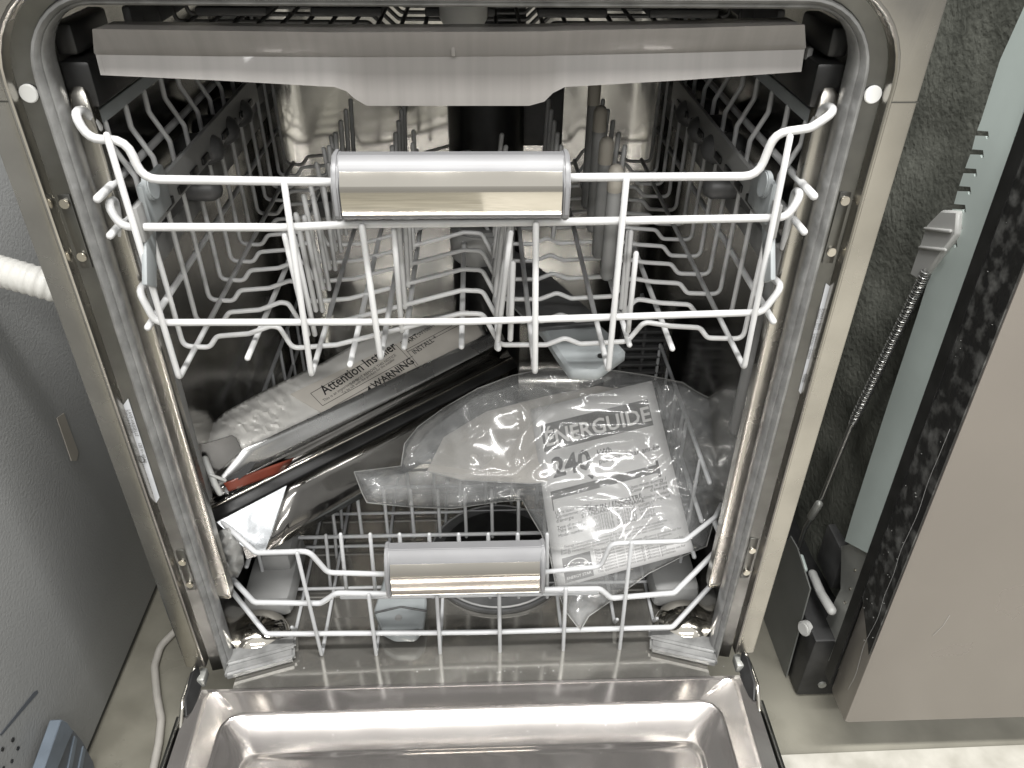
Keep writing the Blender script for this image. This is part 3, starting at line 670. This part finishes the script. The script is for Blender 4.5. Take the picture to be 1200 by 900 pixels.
tag(eg, 'white printed EnerGuide energy rating sheet inside the clear plastic bag', 'printed sheet')
ew = (eb(1, .5)-eb(0, .5)).length; eh = (eb(.5, 1)-eb(.5, 0)).length
def emap(ob):    # wrap flat print (x in 0..1, y in 0..1 from the top) onto the sheet
    for v in ob.data.vertices:
        v.co = eb(v.co.x, v.co.y, .0006+v.co.z)
    ob.data.update()
def etext(s, x, y, size, m='ink', align='LEFT', bold=0., sx=1.0, name='lettering', dz=0.):
    mt = Matrix.Translation((x, y, dz)) @ Matrix.Diagonal((sx/ew*size, -1/eh*size, 1, 1))
    ob = text(s, mt, 1.0, m, eg, name, align, bold); emap(ob); return ob
def erect(x0, y0, x1, y1, m, name='printed_block', dz=0.):
    n = 8; vs = []; fs = []
    for j in range(n+1):
        for i in range(n+1): vs.append((x0+(x1-x0)*i/n, y0+(y1-y0)*j/n, dz))
    for j in range(n):
        for i in range(n): fs.append((j*(n+1)+i, j*(n+1)+i+1, (j+1)*(n+1)+i+1, (j+1)*(n+1)+i))
    ob = mesh(name, vs, fs, m, eg, False); emap(ob); return ob
erect(.06, .10, .93, .255, 'inkgrey'); etext('\u00c9NERGUIDE', .50, .225, .0235, 'inkwhite', 'CENTER', .02, 1.0, dz=.0003)
etext('240', .10, .405, .030, 'ink', 'LEFT', .03); etext('kWh', .46, .345, .0085, bold=.01); etext('per year / par ann\u00e9e', .46, .395, .0085)
erect(.36, .438, .42, .446, 'ink'); mesh_tri = mesh('print_arrow', [(.36, .44, 0), (.42, .44, 0), (.39, .47, 0)], [(0, 1, 2)], 'ink', eg, False); emap(mesh_tri)
erect(.06, .478, .88, .525, 'inkgrey'); erect(.88, .455, .90, .55, 'inkgrey'); erect(.06, .525, .068, .585, 'inkgrey')
etext('Uses least energy /', .07, .610, .0054); etext('Consomme le moins', .07, .632, .0054); etext("d'\u00e9nergie", .07, .654, .0054)
etext('Uses most energy /', .93, .575, .0054, align='RIGHT'); etext('Consomme le plus', .93, .597, .0054, align='RIGHT'); etext("d'\u00e9nergie", .93, .619, .0054, align='RIGHT')
etext('BUILT IN / ENCASTR\u00c9', .50, .640, .0070, align='CENTER', bold=.012); etext('STANDARD / ORDINAIRE', .50, .664, .0062, align='CENTER', bold=.005)
etext('Type of model', .07, .690, .0048); etext('Type de mod\u00e8le', .07, .708, .0048); etext('Model number', .07, .735, .0048)
etext('Similar models', .93, .650, .0048, 'inkgrey', 'RIGHT'); etext('compared', .93, .675, .0048, 'inkgrey', 'RIGHT')
for k in range(4): etext('W0T75%02d  W0T97%02d  W0P%02d' % (12+k*7, 30+k*5, 51+k*3), .34, .690+.022*k, .0054, 'inkgrey')
for k in range(3): etext('Energy consumption determined for this model under test conditions', .10 if k == 0 else .07, .800+.016*k, .0040, 'inkgrey')
erect(.07, .850, .28, .985, 'inkgrey', 'star_mark_block')
def estroke(pts, w, m, dz=.0003, name='print_line'):
    vs = []; fs = []
    for i, (x, y) in enumerate(pts):
        a = pts[max(0, i-1)]; b = pts[min(len(pts)-1, i+1)]; dx, dy = (b[0]-a[0])*ew, (b[1]-a[1])*eh; l = math.hypot(dx, dy) or 1
        nx, ny = -dy/l*w/ew, dx/l*w/eh; vs += [(x-nx, y-ny, dz), (x+nx, y+ny, dz)]
    for i in range(len(pts)-1): fs.append((2*i, 2*i+1, 2*i+3, 2*i+2))
    emap(mesh(name, vs, fs, m, eg, False))
estroke([(.175+.085*cos(pi+pi*i/14), .925-.055*sin(pi*i/14)) for i in range(15)], .0005, 'inkwhite')
etext('energy', .095, .925, .0072, 'inkwhite', dz=.0003)
star = []
for i in range(10):
    r_ = .020 if i % 2 == 0 else .009; a = -pi/2+pi*i/5; star.append((.235+r_*cos(a), .905+r_*sin(a)*ew/eh, .0003))
ms = mesh('star_mark', star, [tuple(range(10))], 'inkwhite', eg, False); emap(ms)
etext('ENERGY STAR', .175, .970, .0042, 'inkwhite', 'CENTER', dz=.0003)
for k in range(8): etext('This appliance meets strict energy efficiency guidelines set for dish'[:64-(k % 3)*7], .31, .862+.0165*k, .0038, 'inkgrey')

# ---- beige booklet inside the bag
BP = Plane((520, 560, .140), (640, 560, .140), (580, 480, .197))
bkpx = [(500, 552), (520, 512), (570, 482), (640, 464), (700, 452), (745, 458), (735, 500), (690, 560), (620, 566), (540, 562)]
book = thing('instruction_booklet', 'beige instruction booklet inside the left half of the clear plastic bag', 'booklet')
slab('cover', [BP.at(u, v, -.004) for u, v in bkpx], .0012, 'booklet', book, .0003)
slab('pages', [BP.at(u+1.5, v+1.0, -.0056) for u, v in bkpx], .004, 'paper', book, .0003)
# ---- the clear bag: pillow of crumpled film
bag_px = [(415, 553), (424, 577), (430, 589), (480, 594), (530, 596), (585, 588), (612, 586), (622, 605), (634, 625), (644, 650), (652, 690), (664, 718), (680, 739), (690, 722), (722, 700), (760, 672), (800, 652), (828, 640),
          (836, 612), (856, 575), (866, 547), (858, 520), (843, 495), (838, 470), (815, 458), (800, 448), (760, 440), (720, 434), (680, 436), (642, 431), (600, 440), (560, 455), (520, 478), (490, 500), (474, 520), (470, 546)]
vo, fa, ed, nb = sheet('bag', bag_px, None, 'film', 4.5)
folds = [((432, 577), (490, 575), (515, 573)), ((515, 573), (565, 588), (592, 584)), ((480, 525), (520, 508), (565, 498)), ((508, 533), (540, 512), (562, 497)), ((742, 520), (765, 542), (790, 520)), ((790, 520), (808, 508), (815, 490)), ((660, 495), (720, 496), (790, 497)),
         ((770, 560), (790, 540), (812, 505)), ((735, 640), (765, 605), (775, 600)), ((775, 600), (788, 620), (805, 640)), ((610, 450), (617, 500), (605, 540)), ((600, 560), (630, 530), (655, 500)), ((795, 570), (830, 575), (848, 545)), ((680, 735), (690, 705), (720, 680)), ((680, 735), (668, 700), (664, 670)),
         ((700, 700), (740, 675), (790, 655)), ((840, 470), (810, 500), (770, 520)), ((755, 565), (745, 600), (720, 640)), ((660, 540), (700, 520), (745, 515)), ((440, 560), (470, 556), (600, 558)), ((460, 590), (490, 570), (520, 548)), ((650, 440), (690, 460), (760, 462)), ((820, 470), (835, 520), (850, 560)), ((620, 590), (650, 580), (690, 572))]
fl_ = []
for f in folds:
    for a, b in zip(f, f[1:]): fl_.append((Vector(a), Vector(b)))
def foldh(p):
    h = 0
    for i, (a, b) in enumerate(fl_):
        ab = b-a; t = max(0, min(1, (p-a).dot(ab)/ab.length_squared)); q = a+ab*t; d = (q-p).length
        if d < 11: h = max(h, (1-d/11)**1.3*(.75+.25*sin(i*2.1)))
    return h
def bagy(u, v):
    k = max(0, min(1, (560-u)/130)); return .062 + max(0, (690-v))*.00063 - .050*k*k*(3-2*k)
def bagpt(p, side):
    u, v = p; d = min(ed(p), 40)/40; e_ = (1-(1-d)**2)
    r1 = 1-abs(noise.noise(Vector((u/52+v/120, v/34-u/150, side*9.1))))*2
    r2 = 1-abs(noise.noise(Vector((u/24-v/60, v/22+u/70, 5+side*3))))*2
    r3 = noise.noise(Vector((u/10, v/12, 8+side)))
    lowf = .45 if v > 590 else 1.0
    wr = lowf*.0013*(r1+1) + .00015*(r2+1) + lowf*.0042*foldh(p)
    y = bagy(u, v)
    if side == 0: off = -(.006 + .012*e_ + wr*min(1, d*3+.12))
    else: off = -.006 + .030*e_
    tip = max(0, 1-((u-680)**2+(v-739)**2)**.5/75)
    y = y - tip*.046
    if tip > 0 or v > 640: off *= .35
    yy = y+off
    if v > 600 and side == 0: yy = max(yy, .040 - tip*.03)
    return ony(u, v, yy)
nv = len(vo); vs = [bagpt(p, 0) for p in vo]; idx = list(range(nv)); back_i = {}
bidx = set(range(nb))
for i, p in enumerate(vo):
    if i in bidx: back_i[i] = i
    else: back_i[i] = len(vs); vs.append(bagpt(p, 1))
fs = [tuple(f) for f in fa]+[tuple(back_i[i] for i in reversed(f)) for f in fa]
bag = mesh('plastic_bag', vs, fs, 'film', None, sharp=180)
for lp, dz_ in ((((770, 452), (800, 452), (832, 470), (842, 500), (854, 530), (856, 556), (832, 606), (820, 628), (792, 640), (782, 560)), .006), (((425, 560), (500, 552), (600, 560), (615, 580), (540, 590), (440, 584)), .004), (((480, 540), (500, 508), (556, 466), (640, 440), (720, 442), (650, 470), (600, 520), (560, 552)), .004)):
    lo, lf, le, ln = sheet('layer', lp, None, 'film', 6)
    ly = [bagpt(p, 0)+(bagpt(p, 1)-bagpt(p, 0))*(.35+.3*noise.noise(Vector((p.x/16, p.y/16, 4)))) for p in lo]
    mesh('folded_layer', ly, lf, 'film', bag, sharp=180)
v_, f_ = tube_geo([vs[i] for i in range(nb)]+[vs[0]], .00055, 6, cap=False); mesh('bag_seam', v_, f_, 'filmscrap', bag)
tag(bag, 'crumpled clear plastic bag of papers lying in the lower rack', 'plastic bag')

# ================================================================== NEIGHBOUR DISHWASHER ON THE RIGHT
nd = thing('dishwasher', 'second dishwasher at the right with bare felt side and closed grey door', 'dishwasher', (0, 0, 0))
NX = .4035
box('door_panel', (NX+.0012+.35, -.0135, .50), (.70, .0430, 1.19), 'nfront', nd, .0055)
slab('edge_tape', [(NX, -.0335, .02), (NX, .0085, .06), (NX, .0085, 1.05), (NX, -.0335, 1.05)], .0011, 'nedge', nd, 0)
slab('edge_shadow_strip', [(NX-.0008, .0080, -.085), (NX-.0008, .0230, -.085), (NX-.0008, .0230, 1.05), (NX-.0008, .0080, 1.05)], .004, 'black', nd, 0)  # black strip standing for the shadow line beside the tape
for ch in list(nd.children):
    for v in ch.data.vertices: v.co.y += (v.co.z+.092)*.031
# felt-covered tub side, built as an uneven sheet with thickness
vs, fs = [], []; NY, NZ = 40, 60
for j in range(NZ+1):
    for i in range(NY+1):
        y = .03+.72*i/NY; z = -.08+1.0*j/NZ
        h = noise.noise(Vector((y*14, z*14, 0)))*.006+noise.noise(Vector((y*45, z*45, 3)))*.0022+.0018*sin(z*170+4*noise.noise(Vector((y*9, z*5, 1))))*max(0, 1-abs(z-.36)/.22)
        vs.append((.447-h, y, z))
for j in range(NZ):
    for i in range(NY): fs.append((j*(NY+1)+i, (j+1)*(NY+1)+i, (j+1)*(NY+1)+i+1, j*(NY+1)+i+1))
ft = mesh('felt_blanket', vs, fs, 'felt', nd); so = ft.modifiers.new('thickness', 'SOLIDIFY'); so.thickness = .012; so.offset = 1
# strut with spring notches
SX = .4120
left = [(1000, 600), (1040, 475), (1074, 372), (1097, 300)]
strut = [(1016, 648), (990, 634), (1000, 600)]
notch = [(1107, 283), (1113, 262), (1117, 242), (1123, 221), (1130, 200), (1138, 178), (1144, 156)]
strut += [(1040, 475), (1074, 372), (1098, 296)]
for u, v in notch:
    strut += [(u-1, v+3), (u+11, v+3.5), (u+12, v+7), (u+15, v+6.5), (u+14, v-2), (u+1, v-3)]
strut += [(1150, 140), (1172, 70), (1200, 8), (1235, -60), (1290, -60), (1262, -20), (1200, 128), (1142, 300), (1090, 452), (1038, 600), (1024, 640)]
slab('side_strut', [onx(u, v, SX) for u, v in strut], .0022, 'teal', nd, 0)
slab('metal_bracket', [onx(u, v, SX+.003) for u, v in ((986, 640), (1012, 634), (1030, 640), (1004, 715), (996, 745), (985, 780), (975, 790), (962, 738), (985, 690))], .002, 'galv', nd, 0)
for u, v in ((1002, 668), (996, 690), (990, 706), (1000, 733)): disc('bracket_dimple', onx(u, v, SX+.0022), (-1, 0, 0), .0016, .0016, 'mirror', nd, 10, .0003)
# counterbalance spring
a, b = onx(1086, 318, .4085), onx(998, 498, .4085); L = (b-a).length; ax_ = (b-a).normalized()
n1 = ax_.cross(Vector((1, 0, 0))).normalized(); n2 = ax_.cross(n1); turns = 80; pts = []
for i in range(turns*9+1):
    t = i/(turns*9); r_ = .0042*(1 if t < .93 else 1-(t-.93)*4); an = 2*pi*turns*t
    pts.append(a+(b-a)*t+(n1*cos(an)+n2*sin(an))*r_)
v_, f_ = tube_geo(pts, .0009, 5); mesh('spring_coil', v_, f_, 'springsteel', nd)
wire('spring_rod', [onx(1000, 493, .4085), onx(958, 596, .4085), onx(944, 618, .4085), onx(936, 642, .4085)], .0028, 'springsteel', nd, .01, 10)
wire('spring_hook', [onx(950, 606, .406), onx(960, 590, .405)], .0046, 'galv', nd, .0, 10)
slab('spring_clip', [onx(u, v, .4075) for u, v in ((1086, 262), (1102, 246), (1122, 247), (1120, 275), (1101, 300), (1078, 331), (1065, 322), (1076, 290))], .010, 'clear', nd, .002)
for (u, v) in ((1092, 268), (1086, 290)): wire('clip_rib', [onx(u-8, v, .4065), onx(u+22, v+3, .4065)], .0016, 'clear', nd, 0, 8)
# base
BX = .387
slab('base_side_plate', [onx(u, v, BX) for u, v in ((926, 628), (934, 642), (949, 690), (921, 793), (893, 728), (905, 660))], .0016, 'base', nd, 0)
box('base_box', (.440, .172, -.1055), (.098, .260, .105), 'black_metal', nd, .004)
box('base_block', (.470, .25, -.03), (.05, .22, .10), 'black', nd, .004)
box('wiring_cover', tuple(onx(990, 690, .425)+Vector((.01, .05, 0))), (.02, .05, .06), 'dgrey', nd, .003)
wire('wire_clip', [onx(952, 672, .408), onx(962, 695, .408), onx(975, 716, .406)], .0055, 'clear', nd, .01, 10)
wire('green_wire', [onx(939, 652, .405), onx(944, 668, .405)], .003, 'teal', nd, .0, 8)
disc('level_knob', onx(944, 736, .389), (-1, -.4, .2), .009, .010, 'clear', nd, 18, .002)
disc('base_screw', (.418, .0415, -.135), (0, -1, 0), .005, .004, 'galv', nd, 14)

# ================================================================== LEFT APPLIANCE
la = thing('grey_appliance', 'large appliance with a pebbled dark grey side panel at the left edge', 'appliance')
LX = -.437
box('side_panel', (LX-.20, .55, .195), (.40, 1.60, .69), 'panel', la, .003)
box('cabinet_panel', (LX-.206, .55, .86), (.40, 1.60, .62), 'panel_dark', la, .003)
box('bottom_seal', (LX-.20, .55, -.154), (.396, 1.59, .006), 'black', la, .001)
slab('tape_piece', [onx(u, v, LX+.0012) for u, v in ((67, 490), (75, 484), (92, 530), (90, 540), (84, 540))], .0008, 'beige', la, 0)
slab('blue_scuff', [onx(u, v, LX+.0008) for u, v in ((0, 861), (40, 811), (44, 809), (45, 812), (38, 820), (2, 862))], .0004, 'slate', la, 0)
for u, v, r_ in ((15, 867, .0022), (21, 877, .002), (3, 878, .002), (14, 892, .0018), (4, 900, .0016)): disc('small_hole', onx(u, v, LX+.0004), (1, 0, 0), r_, .0012, 'black', la, 10, 0)
br = thing('corner_bracket', 'blue grey plastic corner bracket at the bottom left beside the appliance', 'bracket')
BXp = -.418
slab('bracket_side', [onx(u, v, BXp) for u, v in ((72, 843), (79, 846), (86, 856), (66, 905), (50, 905))], .012, 'blueplastic', br, .001)
slab('bracket_web', [onx(u, v, BXp-.006) for u, v in ((86, 855), (97, 868), (110, 893), (112, 910), (60, 910))], .006, 'slate', br, .001)
for k in range(2): slab('bracket_rib', [onx(u+10*k, v+12*k, BXp-.0045) for u, v in ((88, 862), (91, 866), (84, 905), (79, 905))], .004, 'blueplastic', br, .0005)

# hose and cord
hp = [Vector((-.52, .135, .415)), Vector((-.44, .108, .407)), Vector((-.36, .085, .395)), Vector((-.325, .10, .37)), Vector((-.322, .14, .25)), Vector((-.335, .30, -.05))]
hp = fillet(hp, .05, 10)
def resample(pts, n):
    L = [0]
    for a, b in zip(pts, pts[1:]): L.append(L[-1]+(b-a).length)
    out = []; j = 0
    for i in range(n):
        s = L[-1]*i/(n-1)
        while j < len(L)-2 and L[j+1] < s: j += 1
        out.append(pts[j].lerp(pts[j+1], (s-L[j])/max(1e-9, L[j+1]-L[j])))
    return out
hp = resample(hp, 420)
v_, f_ = tube_geo(hp, lambda i: .0130+.0006*sin(i*pi/2.0), 16)
hose = mesh('drain_hose', v_, f_, 'hose', None, sharp=70)
tag(hose, 'white corrugated drain hose running behind the left flange of the open dishwasher', 'hose')
cp = [onz(u, v, ZF+.0048) for u, v in ((222, 722), (205, 740), (188, 757), (181, 781), (184, 815), (189, 843), (186, 872), (179, 905), (172, 960))]
cp = [Vector((-.30, .30, ZF+.0048))]+cp
v_, f_ = tube_geo(fillet(cp, .03, 6), .0046, 10)
cord = mesh('power_cord', v_, f_, 'cord', None, sharp=80)
tag(cord, 'pale power cord snaking across the floor at lower left', 'cord')

# crumbs and dust on the door and sill, flakes on the neighbour's tape
def specks(name, spots, parent, m='speck'):
    vs, fs = [], []
    for p, r in spots:
        b = len(vs); d = [Vector((random.uniform(-1, 1), random.uniform(-1, 1), random.uniform(-.6, .6))).normalized()*r*random.uniform(.6, 1.2) for _ in range(1)]
        for q in ((1, 0, 0), (-.5, .8, 0), (-.6, -.7, 0), (.1, .1, .7)): vs.append(p+Vector(q)*r+d[0]*.3)
        fs += [(b, b+1, b+3), (b+1, b+2, b+3), (b+2, b, b+3), (b, b+2, b+1)]
    o = mesh(name, vs, fs, m, parent, False); o['kind'] = 'stuff'; return o
rs = random.Random(3)
sp = [(onz(rs.gauss(620, 120), rs.uniform(778, 789), -.0338), rs.uniform(.0004, .0009)) for _ in range(22)] + [(onz(rs.uniform(380, 760), rs.uniform(835, 880), DZ-.0052)+Vector((0, 0, 0)), rs.uniform(.0003, .0007)) for _ in range(26)]
sp = [(Vector((p.x, p.y, (-.0338 if p.y > -.012 else DZ-.0014-(-.0442-p.y)/(.0348)*.0084 if p.y > -.079 else DZ-.0098))), r) for p, r in sp]
specks('dust_speck', sp, dw)
tp = []
for _ in range(34):
    z = rs.uniform(-.06, .60); y = rs.uniform(-.030, .006)+(z+.092)*.031; tp.append((Vector((NX-.0002, y, z)), rs.uniform(.0004, .0011)))
specks('tape_fleck', tp, nd, 'galv')

for q in range(1):
    y0 = (-.024, -.006, -.016)[q]; z0, z1 = ((-.05, .30), (.10, .52), (.30, .62))[q]; pts = []
    for i in range(40):
        z = z0+(z1-z0)*i/39; pts.append((NX-.0003, y0+.004*noise.noise(Vector((z*22, q*7.1, 0)))+(z+.092)*.031, z))
    wire('tape_scratch', pts, .00022, 'grey', nd, 0, 4)
for q in range(5):
    x, z = (.50, .60, .46, .66, .56)[q], (.25, .12, .05, -.02, .40)[q]; dx, dz = (.02, .035, .008, .03, .012)[q], (.05, .02, .03, .012, .03)[q]
    yf = lambda zz: -.0352+(zz+.092)*.031
    wire('door_scratch', [(x, yf(z), z), (x+dx*.5+.002, yf(z+dz*.5), z+dz*.5), (x+dx, yf(z+dz), z+dz)], .00028, 'nscratch', nd, 0, 4)
